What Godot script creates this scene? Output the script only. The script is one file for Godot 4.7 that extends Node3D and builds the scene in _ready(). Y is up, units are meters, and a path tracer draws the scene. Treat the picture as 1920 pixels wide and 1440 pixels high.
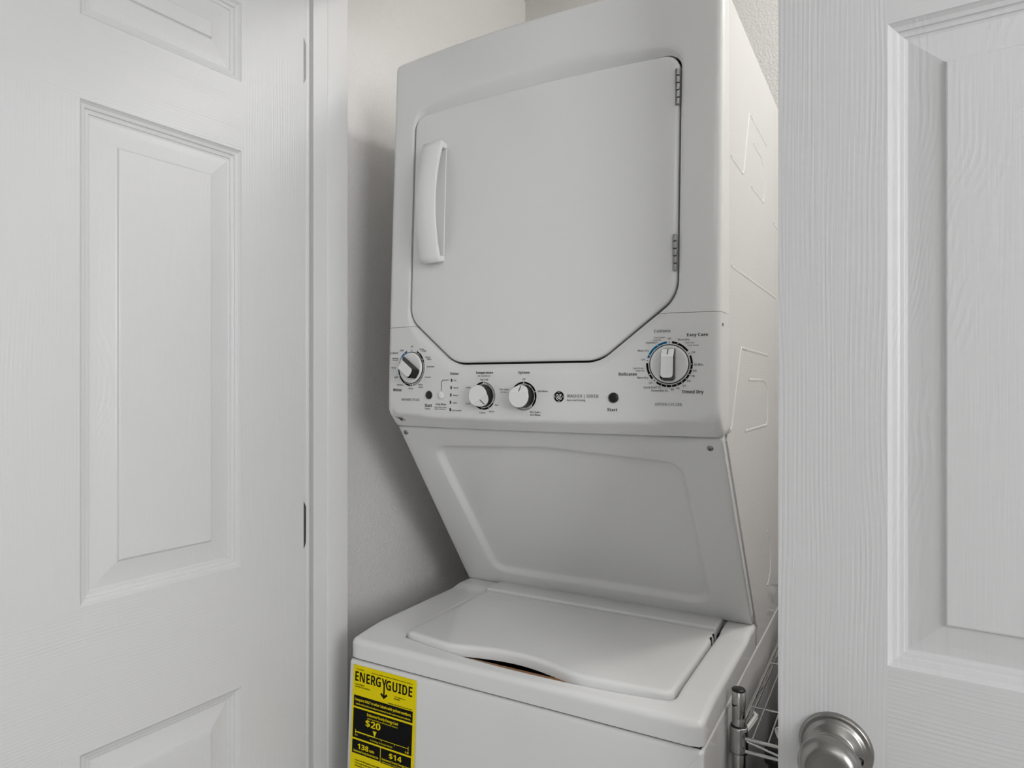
extends Node3D
# A closet with a stacked washer and dryer, seen between two white moulded doors.
# World frame: origin on the floor under the left door's hinge line, +x along the closet opening, +z towards the room, -z into the closet.

const W := 0.603            # width of the washer and dryer
const APP := Vector3(0.0772, 0.0, -0.0292)
const APP_TURN := 3.5
const PANEL_BOTTOM := 1.243
const TOWER_TOP := 1.9185
var M := {}
var F := {}
var uv_fn = null

func _ready():
	# --- camera, sky, lamps, exposure ---
	var cam := Camera3D.new()
	cam.name = "camera"
	cam.fov = 59.26
	cam.near = 0.05
	cam.position = Vector3(0.9452, 1.32, 0.7932)
	cam.rotation_degrees.y = 33.0
	add_child(cam)
	cam.current = true
	var we := WorldEnvironment.new()
	we.name = "environment"
	var env := Environment.new()
	env.background_mode = Environment.BG_COLOR
	env.background_color = Color(0.5, 0.5, 0.5)
	env.background_energy_multiplier = 0.2
	env.tonemap_mode = Environment.TONE_MAPPER_LINEAR
	env.tonemap_exposure = 1.0
	env.sdfgi_enabled = true
	env.ssao_enabled = true
	env.ssil_enabled = true
	we.environment = env
	add_child(we)
	# light of a window out of view, placed to light the left wall
	var day := AreaLight3D.new()
	day.name = "unseen_window_light"
	day.area_size = Vector2(0.8, 1.0)
	day.light_energy = 2.28
	day.light_color = Color(0.985, 0.985, 0.995)
	day.shadow_enabled = true
	day.area_range = 12.0
	day.position = Vector3(2.60, 1.7, 1.10)
	day.rotation_degrees.y = 90.0
	add_child(day)
	materials()
	room()
	added_uplight(Vector3(1.7, 0, 1.9), 1.0)
	lamp("unseen_closet_lamp", Vector3(1.28, 2.44, -0.52), 0.43, 0.15, "unseen round white lamp on the closet ceiling, lighting the dryer side and the walls")  # out of view, placed to light the dryer side and left wall
	doors()
	washer_dryer()
	shelving()


# --- helpers: a SurfaceTool collects shapes, obj() commits it as one named mesh ---
func st() -> SurfaceTool:
	var s := SurfaceTool.new()
	s.begin(Mesh.PRIMITIVE_TRIANGLES)
	return s

func vert(s: SurfaceTool, v: Vector3, g: int) -> void:
	s.set_smooth_group(g)
	if uv_fn != null:
		s.set_uv(uv_fn.call(v))
	s.add_vertex(v)

# a, b, c run anticlockwise seen from outside; group -1 is flat, others are smooth
func tri(s: SurfaceTool, a: Vector3, b: Vector3, c: Vector3, g := -1) -> void:
	if (b - a).cross(c - a).length_squared() < 1e-18:
		return
	vert(s, a, g)
	vert(s, c, g)
	vert(s, b, g)

func quad(s: SurfaceTool, a: Vector3, b: Vector3, c: Vector3, d: Vector3, g := -1) -> void:
	tri(s, a, b, c, g)
	tri(s, a, c, d, g)

func obj(called: String, s: SurfaceTool, m: Material, parent: Node = self, at := Transform3D()) -> MeshInstance3D:
	s.generate_normals()
	var o := MeshInstance3D.new()
	o.name = called
	o.mesh = s.commit()
	o.material_override = m
	o.transform = at
	parent.add_child(o, true)
	return o

func again(called: String, o: MeshInstance3D, parent: Node, at: Transform3D) -> MeshInstance3D:
	var c := MeshInstance3D.new()
	c.name = called
	c.mesh = o.mesh
	c.material_override = o.material_override
	c.transform = at
	parent.add_child(c, true)
	return c

func thing(called: String, label: String, category: String, at := Vector3.ZERO, turn := 0.0) -> Node3D:
	var o := Node3D.new()
	o.name = called
	o.position = at
	o.rotation_degrees.y = turn
	add_child(o, true)
	return tag(o, label, category)

func tag(o: Node, label: String, category := "", kind := "") -> Node:
	o.set_meta("label", label)
	if category:
		o.set_meta("category", category)
	if kind:
		o.set_meta("kind", kind)
	return o

func struct(called: String, s: SurfaceTool, m: Material, label: String) -> MeshInstance3D:
	var o := obj(called, s, m)
	tag(o, label, "", "structure")
	return o

func bx(s: SurfaceTool, lo: Vector3, hi: Vector3) -> void:
	var p := func(i): return Vector3(hi.x if i & 1 else lo.x, hi.y if i & 2 else lo.y, hi.z if i & 4 else lo.z)
	for f in [[4, 5, 7, 6], [1, 0, 2, 3], [5, 1, 3, 7], [0, 4, 6, 2], [6, 7, 3, 2], [0, 1, 5, 4]]:
		quad(s, p.call(f[0]), p.call(f[1]), p.call(f[2]), p.call(f[3]))

# a box whose edges are rounded by r
func rbx(s: SurfaceTool, lo: Vector3, hi: Vector3, r: float, n := 3, x := Transform3D()) -> void:
	var mid := (lo + hi) / 2
	var h := (hi - lo) / 2
	r = minf(r, minf(h.x, minf(h.y, h.z)) * 0.999)
	var inner := h - Vector3.ONE * r
	for axis in 3:
		for side in [-1.0, 1.0]:
			var u := (axis + 1) % 3
			var v := (axis + 2) % 3
			var cu := steps(h[u], inner[u], n)
			var cv := steps(h[v], inner[v], n)
			for i in cu.size() - 1:
				for j in cv.size() - 1:
					var q := []
					for k in [[0, 0], [1, 0], [1, 1], [0, 1]]:
						var p := Vector3.ZERO
						p[axis] = side * h[axis]
						p[u] = cu[i + k[0]]
						p[v] = cv[j + k[1]]
						var c := Vector3(clampf(p.x, -inner.x, inner.x), clampf(p.y, -inner.y, inner.y), clampf(p.z, -inner.z, inner.z))
						q.append(x * (mid + c + (p - c).normalized() * r))
					if side > 0:
						quad(s, q[0], q[1], q[2], q[3], 1)
					else:
						quad(s, q[3], q[2], q[1], q[0], 1)

func steps(h: float, i: float, n: int) -> Array:
	var a := []
	for k in n + 1:
		a.append(-i - (h - i) * tan((1.0 - float(k) / n) * PI / 4))
	for k in n + 1:
		a.append(i + (h - i) * tan(float(k) / n * PI / 4))
	return a

# profile points are (radius, height); turned about the y axis of x
func lathe(s: SurfaceTool, pts: Array, x := Transform3D(), n := 32, smooth := true) -> void:
	for i in pts.size() - 1:
		for k in n:
			var a := TAU * k / n
			var b := TAU * (k + 1) / n
			var f := func(p, t): return x * Vector3(p.x * cos(t), p.y, -p.x * sin(t))
			quad(s, f.call(pts[i], a), f.call(pts[i], b), f.call(pts[i + 1], b), f.call(pts[i + 1], a), (2 + i if not smooth else 1))

func tube(s: SurfaceTool, path: Array, r: float, n := 10, caps := true) -> void:
	var rings := []
	var up := Vector3.UP
	for i in path.size():
		var t: Vector3 = (path[mini(i + 1, path.size() - 1)] - path[maxi(i - 1, 0)]).normalized()
		if absf(t.dot(up)) > 0.97:
			up = Vector3.RIGHT if absf(t.x) < 0.9 else Vector3.BACK
		var a := t.cross(up).normalized()
		var b := a.cross(t)
		up = b
		var ring := []
		for k in n:
			ring.append(path[i] + (a * cos(TAU * k / n) + b * sin(TAU * k / n)) * r)
		rings.append(ring)
	for i in rings.size() - 1:
		for k in n:
			quad(s, rings[i][k], rings[i + 1][k], rings[i + 1][(k + 1) % n], rings[i][(k + 1) % n], 1)
	if caps:
		for k in n:
			tri(s, path[0], rings[0][k], rings[0][(k + 1) % n], -1)
			tri(s, path[-1], rings[-1][(k + 1) % n], rings[-1][k], -1)

# rounds each corner of a polygon with its own radius and cuts long sides into pieces of at most most
func rounded(pts: Array, radii: Array, most := 1.0, n := 8) -> Array:
	var raw := []
	var c := pts.size()
	for i in c:
		var p: Vector2 = pts[i]
		var a: Vector2 = (pts[(i + c - 1) % c] - p).normalized()
		var b: Vector2 = (pts[(i + 1) % c] - p).normalized()
		var half := acos(clampf(a.dot(b), -1, 1)) / 2
		var r: float = radii[i]
		if r < 1e-5 or half > 1.56:
			raw.append(p)
			continue
		var o := p + (a + b).normalized() * r / sin(half)
		var t0 := (p + a * r / tan(half) - o).angle()
		var t1 := (p + b * r / tan(half) - o).angle()
		for k in n + 1:
			raw.append(o + Vector2.from_angle(lerp_angle(t0, t1, float(k) / n)) * r)
	var out := []
	for i in raw.size():
		var p: Vector2 = raw[i]
		var q: Vector2 = raw[(i + 1) % raw.size()]
		var m := maxi(1, ceili(p.distance_to(q) / most))
		for k in m:
			if p.distance_to(q) > 1e-6:
				out.append(p.lerp(q, float(k) / m))
	return out

func normals(poly: Array) -> Array:
	var out := []
	var c := poly.size()
	for i in c:
		var t: Vector2 = ((poly[i] - poly[(i + c - 1) % c]).normalized() + (poly[(i + 1) % c] - poly[i]).normalized()).normalized()
		out.append(Vector2(t.y, -t.x))
	return out

func grown(poly: Array, d: float) -> Array:
	var n := normals(poly)
	var out := []
	for i in poly.size():
		out.append(poly[i] + n[i] * d)
	return out

func hit(poly: Array, c: Vector2, towards: Vector2) -> Vector2:
	var d := towards - c
	var best := 0.0
	for i in poly.size():
		var a: Vector2 = poly[i] - c
		var e: Vector2 = poly[(i + 1) % poly.size()] - poly[i]
		var k := d.cross(e)
		if absf(k) < 1e-12:
			continue
		var t := a.cross(e) / k
		var u := a.cross(d) / k
		if t > 0 and u >= -1e-6 and u <= 1.000001:
			best = maxf(best, t)
	return c + d * best

# quads between closed rings of points, from the inner ring outwards; a group for each band
func rings(s: SurfaceTool, rr: Array, groups: Array, keep = null) -> void:
	for k in rr.size() - 1:
		var a: Array = rr[k]
		var b: Array = rr[k + 1]
		var g: int = groups[mini(k, groups.size() - 1)]
		for i in a.size():
			var j := (i + 1) % a.size()
			if keep != null:
				cut(s, [a[i], b[i], b[j], a[j]], g, keep)
			else:
				quad(s, a[i], b[i], b[j], a[j], g)

# the part of a polygon where side.call(point) is positive
func cut(s: SurfaceTool, poly: Array, g: int, side: Callable) -> void:
	var out := []
	for i in poly.size():
		var p: Vector3 = poly[i]
		var q: Vector3 = poly[(i + 1) % poly.size()]
		var dp: float = side.call(p)
		var dq: float = side.call(q)
		if dp >= 0:
			out.append(p)
		if (dp > 0 and dq < 0) or (dp < 0 and dq > 0):
			out.append(p.lerp(q, dp / (dp - dq)))
	for i in range(1, out.size() - 1):
		tri(s, out[0], out[i], out[i + 1], g)

# a prism of a polygon in (u, v) between w0 and w1, its edges chamfered; f maps (u, v, w) into space without mirroring
func prism(s: SurfaceTool, poly: Array, f: Callable, w0: float, w1: float, bevel := 0.0, smooth := -1) -> void:
	if Geometry2D.is_polygon_clockwise(PackedVector2Array(poly)) :
		poly = poly.duplicate()
		poly.reverse()
	var small := grown(poly, -bevel) if bevel > 0 else poly
	var lift := func(p, w): return p.map(func(q): return f.call(q.x, q.y, w))
	var rr := [lift.call(small, w1)]
	if bevel > 0:
		rr.append(lift.call(poly, w1 - bevel))
		rr.append(lift.call(poly, w0 + bevel))
	rr.append(lift.call(small, w0))
	rings(s, rr, [smooth])
	var t := Geometry2D.triangulate_polygon(PackedVector2Array(small))
	for i in range(0, t.size(), 3):
		var a: Vector2 = small[t[i]]
		var b: Vector2 = small[t[i + 1]]
		var c: Vector2 = small[t[i + 2]]
		if (b - a).cross(c - a) < 0:
			var k := b
			b = c
			c = k
		tri(s, f.call(a.x, a.y, w1), f.call(b.x, b.y, w1), f.call(c.x, c.y, w1), -1)
		tri(s, f.call(a.x, a.y, w0), f.call(c.x, c.y, w0), f.call(b.x, b.y, w0), -1)

func along_x(u: float, v: float, w: float) -> Vector3:
	return Vector3(w, u, v)      # polygon in (y, z)

func along_y(u: float, v: float, w: float) -> Vector3:
	return Vector3(v, w, u)      # polygon in (z, x)

func flat(u: float, v: float, w: float) -> Vector3:
	return Vector3(u, v, w)

func circle(c: Vector2, r: float, n := 32) -> Array:
	var out := []
	for k in n:
		out.append(c + Vector2.from_angle(TAU * k / n) * r)
	return out

# a strip of a ring, angles in degrees clockwise from the top
func arc_strip(r0: float, r1: float, a0: float, a1: float) -> Array:
	var out := []
	var n := maxi(3, ceili(absf(a1 - a0) / 4))
	for k in n + 1:
		out.append(Vector2.from_angle(PI / 2 - deg_to_rad(lerpf(a0, a1, float(k) / n))) * r1)
	for k in n + 1:
		out.append(Vector2.from_angle(PI / 2 - deg_to_rad(lerpf(a1, a0, float(k) / n))) * r0)
	return out

func font(bold: bool) -> SystemFont:
	if not F.has(bold):
		var f := SystemFont.new()
		f.font_names = PackedStringArray(["Droid Sans"])
		f.font_weight = 700 if bold else 400
		F[bold] = f
	return F[bold]

# one line of print: its middle at the origin of x, w wide, capitals h high
func write(called: String, text: String, w: float, h: float, bold: bool, m: Material, parent: Node, x: Transform3D) -> void:
	var t := TextMesh.new()
	t.text = text
	t.font = font(bold)
	t.font_size = 40
	t.pixel_size = 0.01
	t.depth = 0.01
	t.curve_step = 1.5
	var probe := TextMesh.new()
	probe.text = "H"
	probe.font = t.font
	probe.font_size = 40
	probe.pixel_size = 0.01
	probe.depth = 0.01
	var cap := probe.get_aabb()
	var box := t.get_aabb()
	var sy := h / cap.size.y
	var sx := w / box.size.x if w > 0 else sy
	var o := MeshInstance3D.new()
	o.name = called
	o.mesh = t
	o.material_override = m
	o.transform = x * Transform3D(Basis.from_scale(Vector3(sx, sy, 0.015)), Vector3(-box.get_center().x * sx, -cap.get_center().y * sy, 0))
	parent.add_child(o, true)


# --- materials ---
func mat(called: String, c: Color, rough := 0.5, metal := 0.0) -> StandardMaterial3D:
	var m := StandardMaterial3D.new()
	m.resource_name = called
	m.albedo_color = c
	m.roughness = rough
	m.metallic = metal
	M[called] = m
	return m

func noise_tex(freq: float, oct: int, sd: int, size := 512) -> NoiseTexture2D:
	var n := FastNoiseLite.new()
	n.seed = sd
	n.noise_type = FastNoiseLite.TYPE_SIMPLEX_SMOOTH
	n.frequency = freq
	n.fractal_octaves = oct
	var t := NoiseTexture2D.new()
	t.width = size
	t.height = size
	t.seamless = true
	t.noise = n
	return t

func relief(m: StandardMaterial3D, t: Texture2D, cm: float) -> void:
	m.heightmap_enabled = true
	m.heightmap_texture = t
	m.heightmap_scale = cm

# embossed wood grain that runs along v; curved > 0 bends the lines into arches
func grain(wide: int, high: int, lines: float, curved: float, sd: int) -> ImageTexture:
	var n := FastNoiseLite.new()
	n.seed = sd
	n.frequency = 1.0
	n.fractal_octaves = 2
	var im := Image.create(wide, high, false, Image.FORMAT_RF)
	for y in high:
		var v := float(y) / high
		for x in wide:
			var u := float(x) / wide
			var bend := n.get_noise_2d(u * 1.6, v * 5.0)
			var ph := lines * u + 1.3 * bend
			if curved > 0:
				var c := u - 0.5 + 0.08 * sin(v * 9.0)
				ph = lines * c * c * 2.4 + curved * v + 2.6 * bend
			var strong := clampf(0.55 + 0.9 * n.get_noise_2d(u * 9.0 + 40.0, v * 6.0), 0.1, 1.0)
			var streak := n.get_noise_2d(u * 110.0 + 7.0, v * 9.0)
			var w := 0.5 + 0.5 * sin(TAU * ph)
			im.set_pixel(x, y, Color(0.5 + strong * (0.36 * w * w - 0.2) + 0.16 * streak, 0, 0))
	return ImageTexture.create_from_image(im)

func materials():
	var wall := mat("wall_paint", Color(0.93, 0.922, 0.912), 0.75)
	wall.uv1_triplanar = true
	wall.uv1_world_triplanar = true
	wall.uv1_scale = Vector3.ONE * 6.5
	relief(wall, noise_tex(0.035, 3, 5), 0.10)
	mat("hall_paint", Color(0.87, 0.87, 0.865), 0.8)
	mat("ceiling_paint", Color(0.92, 0.92, 0.915), 0.9)
	var fl := mat("floor_vinyl", Color(0.74, 0.735, 0.725), 0.5)
	fl.albedo_texture = null
	mat("trim_paint", Color(0.9, 0.9, 0.895), 0.32)
	var dg := mat("door_grain", Color(0.87, 0.87, 0.87), 0.36)
	relief(dg, grain(512, 2048, 52.0, 0.0, 3), 0.045)
	var dp := mat("door_panel_grain", Color(0.87, 0.87, 0.87), 0.36)
	relief(dp, grain(256, 1024, 22.0, 16.0, 11), 0.045)
	var en := mat("enamel", Color(0.915, 0.915, 0.91), 0.14)
	en.metallic_specular = 0.5
	mat("plastic", Color(0.90, 0.90, 0.895), 0.3)
	mat("knob_plastic", Color(0.94, 0.94, 0.935), 0.3)
	var sd := mat("enamel_side", Color(0.885, 0.88, 0.875), 0.06)
	sd.uv1_triplanar = true
	sd.uv1_scale = Vector3(5.0, 26.0, 2.5)
	relief(sd, noise_tex(0.02, 2, 21), 0.008)
	mat("dark_grey", Color(0.09, 0.09, 0.09), 0.7)  # near-black for the shade in gaps, and for small screw parts
	mat("dark_plastic", Color(0.06, 0.06, 0.062), 0.35)
	mat("ink", Color(0.2, 0.2, 0.205), 0.6)
	mat("ink_light", Color(0.36, 0.36, 0.365), 0.6)
	mat("ink_black", Color(0.04, 0.04, 0.045), 0.5)
	mat("ink_blue", Color(0.0, 0.40, 0.60), 0.5)
	mat("ink_grey", Color(0.6, 0.6, 0.6), 0.5)
	mat("ink_white", Color(0.93, 0.93, 0.93), 0.5)
	mat("label_yellow", Color(0.95, 0.87, 0.02), 0.45)
	mat("label_black", Color(0.025, 0.025, 0.03), 0.45)
	for k in ["label_yellow", "label_black", "ink", "ink_black", "ink_blue"]:
		M[k].metallic_specular = 0.25
	mat("chrome", Color(0.72, 0.72, 0.71), 0.13, 1.0)
	mat("wire_chrome", Color(0.8, 0.8, 0.79), 0.16, 1.0)
	mat("steel", Color(0.6, 0.6, 0.59), 0.3, 1.0)
	var nk := mat("brushed_nickel", Color(0.6, 0.595, 0.58), 0.27, 1.0)
	nk.uv1_triplanar = true
	nk.uv1_scale = Vector3(20, 400, 20)
	relief(nk, noise_tex(0.03, 2, 8, 256), 0.003)
	mat("hinge_metal", Color(0.42, 0.42, 0.41), 0.45, 1.0)
	mat("hinge_painted", Color(0.62, 0.62, 0.61), 0.3)
	mat("tub_rim", Color(0.55, 0.36, 0.14), 0.4)
	mat("matte_black", Color(0.04, 0.04, 0.042), 0.6)
	mat("white_cord", Color(0.9, 0.9, 0.89), 0.45)
	var glow := mat("lamp_glow", Color(0.95, 0.95, 0.93), 0.5)
	glow.emission_enabled = true
	glow.emission = Color(1.0, 0.99, 0.975)
	glow.emission_energy_multiplier = 0.9
	var sky := mat("unseen_window_glow", Color(0.9, 0.9, 0.9), 0.2)
	sky.emission_enabled = true
	sky.emission = Color(0.93, 0.97, 1.0)
	sky.emission_energy_multiplier = 0.6


# --- the room: a closet behind a pair of doors, and the hall in front of it ---
func slab(called: String, lo: Vector3, hi: Vector3, m: String, label: String) -> void:
	var s := st()
	bx(s, lo, hi)
	struct(called, s, M[m], label)

func room():
	slab("floor", Vector3(-1.9, -0.1, -1.1), Vector3(2.9, 0.0, 2.9), "floor_vinyl", "plain beige floor of the hall and the closet")
	slab("ceiling", Vector3(-1.9, 2.44, -1.1), Vector3(2.9, 2.54, 2.9), "ceiling_paint", "white ceiling over the hall and the closet")
	slab("wall_left", Vector3(-0.2, 0.0, -1.0), Vector3(-0.1, 2.44, -0.098), "wall_paint", "white textured closet wall to the left of the dryer")
	slab("wall_back", Vector3(-0.2, 0.0, -1.0), Vector3(1.82, 2.44, -0.888), "wall_paint", "white textured closet wall behind the dryer")
	slab("wall_right", Vector3(1.72, 0.0, -1.0), Vector3(1.82, 2.44, -0.098), "wall_paint", "white textured closet wall on the shelving side")
	slab("wall_front", Vector3(-1.9, 0.0, -0.115), Vector3(-0.02, 2.44, -0.02), "hall_paint", "white hall wall beside the open left door")
	slab("wall_front_right", Vector3(1.614, 0.0, -0.115), Vector3(2.9, 2.44, -0.02), "hall_paint", "white hall wall beside the closed right door")
	slab("wall_front_above", Vector3(-0.02, 2.06, -0.115), Vector3(1.614, 2.44, -0.02), "hall_paint", "white hall wall above the closet doors")
	slab("wall_hall_left", Vector3(-1.9, 0.0, -0.115), Vector3(-1.8, 2.44, 2.9), "hall_paint", "white wall at the left end of the hall")
	slab("wall_hall_back", Vector3(-1.9, 0.0, 2.8), Vector3(2.9, 2.44, 2.9), "hall_paint", "white hall wall facing the closet doors")
	# the hall's right wall with its unseen window
	var s := st()
	bx(s, Vector3(2.62, 0, -0.115), Vector3(2.72, 2.44, 0.65))
	bx(s, Vector3(2.62, 0, 1.55), Vector3(2.72, 2.44, 2.9))
	bx(s, Vector3(2.62, 0, 0.65), Vector3(2.72, 1.15, 1.55))
	bx(s, Vector3(2.62, 2.25, 0.65), Vector3(2.72, 2.44, 1.55))
	struct("wall_hall_right", s, M.hall_paint, "white hall wall around the unseen window")
	s = st()
	for e in [[1.15, 1.2, 0.65, 1.55], [2.2, 2.25, 0.65, 1.55], [1.2, 2.2, 0.65, 0.7], [1.2, 2.2, 1.5, 1.55]]:
		rbx(s, Vector3(2.63, e[0], e[2]), Vector3(2.70, e[1], e[3]), 0.004, 2)
	var win := struct("unseen_window_1", s, M.trim_paint, "unseen white framed window in the right wall of the hall, lighting the closet and doors")
	s = st()
	bx(s, Vector3(2.66, 1.2, 0.7), Vector3(2.667, 2.2, 1.5))
	obj("pane", s, M.unseen_window_glow, win)
	# jamb of the opening: beaded edge, dark groove, flat board with a rounded back edge
	s = st()
	bx(s, Vector3(-0.020, 0, -0.050), Vector3(-0.0006, 2.06, -0.0178))
	rbx(s, Vector3(-0.020, -0.02, -0.0985), Vector3(0.0006, 2.062, -0.0498), 0.0016, 2)
	struct("trim_1", s, M.trim_paint, "white door jamb between the open left door and the closet wall")
	s = st()
	rbx(s, Vector3(-0.03, -0.02, -0.0125), Vector3(-0.0022, 2.06, -0.0012), 0.0045, 3)
	bx(s, Vector3(-0.03, 0, -0.02), Vector3(-0.011, 2.06, -0.006))
	struct("trim_2", s, M.trim_paint, "narrow rounded white bead at the hinge side of the left door")
	s = st()
	bx(s, Vector3(1.597, 0, -0.098), Vector3(1.614, 2.06, -0.004))
	struct("trim_3", s, M.trim_paint, "white door jamb at the hinge side of the right door")
	s = st()
	bx(s, Vector3(-0.02, 2.044, -0.098), Vector3(1.614, 2.062, -0.004))
	struct("trim_4", s, M.trim_paint, "white head jamb over the closet opening")

func lamp(called: String, at: Vector3, energy: float, r: float, label: String) -> void:
	var t := thing(called, label, "lamp", at)
	var s := st()
	lathe(s, [Vector2(0, -0.026), Vector2(r, -0.026), Vector2(r + 0.012, -0.022), Vector2(r + 0.012, 0), Vector2(0, 0)], Transform3D(), 40, false)
	obj("base", s, M.trim_paint, t)
	s = st()
	var pts := []
	for k in 9:
		var a := PI / 2 * k / 8
		pts.push_front(Vector2(r * cos(a), -0.0265 - 0.075 * sin(a)))
	lathe(s, pts, Transform3D(), 40)
	lathe(s, [Vector2(r, -0.0265), Vector2(0, -0.0265)], Transform3D(), 40)
	obj("diffuser", s, M.lamp_glow, t)
	var l := OmniLight3D.new()
	l.name = "glow"
	l.position = Vector3(0, -0.062, 0)
	l.light_energy = energy
	l.light_color = Color(1.0, 0.995, 0.985)
	l.light_size = r * 0.8
	l.omni_range = 8.0
	l.omni_attenuation = 2.0
	l.shadow_enabled = true
	t.add_child(l)

# an added fill lamp out of view; its bowl throws light up at the ceiling
func added_uplight(at: Vector3, energy: float) -> void:
	var t := thing("added_fill_lamp", "added fill lamp out of view in the hall, throwing light up to brighten the washer lid", "lamp", at)
	var s := st()
	lathe(s, [Vector2(0, 0), Vector2(0.14, 0), Vector2(0.14, 0.012), Vector2(0.03, 0.03), Vector2(0, 0.03)], Transform3D(), 40)
	obj("base", s, M.trim_paint, t)
	s = st()
	lathe(s, [Vector2(0, 0.02), Vector2(0.012, 0.02), Vector2(0.012, 1.74), Vector2(0, 1.74)], Transform3D(), 20)
	obj("pole", s, M.trim_paint, t)
	s = st()
	lathe(s, [Vector2(0, 1.735), Vector2(0.05, 1.74), Vector2(0.11, 1.78), Vector2(0.15, 1.84), Vector2(0.147, 1.842), Vector2(0.107, 1.784), Vector2(0.05, 1.746), Vector2(0, 1.742)], Transform3D(), 40)
	obj("bowl", s, M.trim_paint, t)
	s = st()
	lathe(s, [Vector2(0, 1.744), Vector2(0.03, 1.745), Vector2(0.045, 1.775), Vector2(0.03, 1.805), Vector2(0, 1.812)], Transform3D(), 24)
	obj("bulb", s, M.lamp_glow, t)
	var l := SpotLight3D.new()
	l.name = "glow"
	l.position = Vector3(0, 1.835, 0)
	l.rotation_degrees.x = 90
	l.spot_angle = 75
	l.spot_angle_attenuation = 0.5
	l.light_energy = energy
	l.light_color = Color(1.0, 0.995, 0.985)
	l.light_size = 0.06
	l.spot_range = 8.0
	l.spot_attenuation = 2.0
	l.shadow_enabled = true
	t.add_child(l)

# --- a six-panel moulded door; x runs from the latch edge to the hinge edge, its visible face at z = 0 ---
const STILES := [0.0, 0.107, 0.345, 0.437, 0.675, 0.802]
const RAILS := [0.012, 0.24, 0.8385, 1.0300, 1.6905, 1.8000, 1.925, 2.04]

func uprights(v: Vector3) -> Vector2:
	return Vector2(v.x / 0.25 + 0.05, v.y / 2.2)

func crosswise(v: Vector3) -> Vector2:
	return Vector2(v.y / 0.25 + 0.31, v.x / 2.2 + v.y * 0.13)

func board(called: String, lo: Vector2, hi: Vector2, along: Callable, t: Node) -> void:
	var s := st()
	uv_fn = along
	bx(s, Vector3(lo.x, lo.y, -0.035), Vector3(hi.x, hi.y, 0))
	uv_fn = null
	obj(called, s, M.door_grain, t)

func panel(lo: Vector2, hi: Vector2, t: Node, sd: float) -> void:
	var s := st()
	var m := (lo + hi) / 2
	uv_fn = func(v): return Vector2((v.x - lo.x) / (hi.x - lo.x), v.y / 1.1 + sd)
	# (distance from the edge, depth) of the moulding, the sunk bed and the raised field
	var prof := [[0.0, 0.0], [0.0012, 0.0016], [0.004, 0.0042], [0.0082, 0.0056], [0.0090, 0.0074], [0.0105, 0.0082], [0.0140, 0.0090], [0.0148, 0.0104], [0.0172, 0.0112], [0.0184, 0.0112], [0.0270, 0.0101], [0.0350, 0.0086], [0.0420, 0.0072], [0.0475, 0.0060], [0.0492, 0.0053], [0.0508, 0.0027], [0.0520, 0.0023]]
	var rr := []
	for p in prof:
		var d: float = p[0]
		var z: float = -p[1]
		rr.append([Vector3(hi.x - d, hi.y - d, z), Vector3(lo.x + d, hi.y - d, z), Vector3(lo.x + d, lo.y + d, z), Vector3(hi.x - d, lo.y + d, z)])
	rr.reverse()
	rings(s, rr, [-1])
	var c: Array = rr[0]
	quad(s, c[0], c[1], c[2], c[3])
	quad(s, Vector3(lo.x, lo.y, -0.035), Vector3(lo.x, hi.y, -0.035), Vector3(hi.x, hi.y, -0.035), Vector3(hi.x, lo.y, -0.035))
	uv_fn = null
	obj("panel", s, M.door_panel_grain, t)

func door(called: String, label: String, at: Vector3, turn: float) -> Node3D:
	var t := thing(called, label, "", at, turn)
	t.set_meta("kind", "structure")
	var top: float = RAILS[7]
	board("stile", Vector2(STILES[0], RAILS[0]), Vector2(STILES[1], top), uprights, t)
	board("stile", Vector2(STILES[4], RAILS[0]), Vector2(STILES[5], top), uprights, t)
	for k in [0, 2, 4, 6]:
		board("rail", Vector2(STILES[1], RAILS[k]), Vector2(STILES[4], RAILS[k + 1]), crosswise, t)
	for k in [1, 3, 5]:
		board("mullion", Vector2(STILES[2], RAILS[k]), Vector2(STILES[3], RAILS[k + 1]), uprights, t)
		panel(Vector2(STILES[1], RAILS[k]), Vector2(STILES[2], RAILS[k + 1]), t, 0.37 * k)
		panel(Vector2(STILES[3], RAILS[k]), Vector2(STILES[4], RAILS[k + 1]), t, 0.23 * k + 0.1)
	return t

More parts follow.
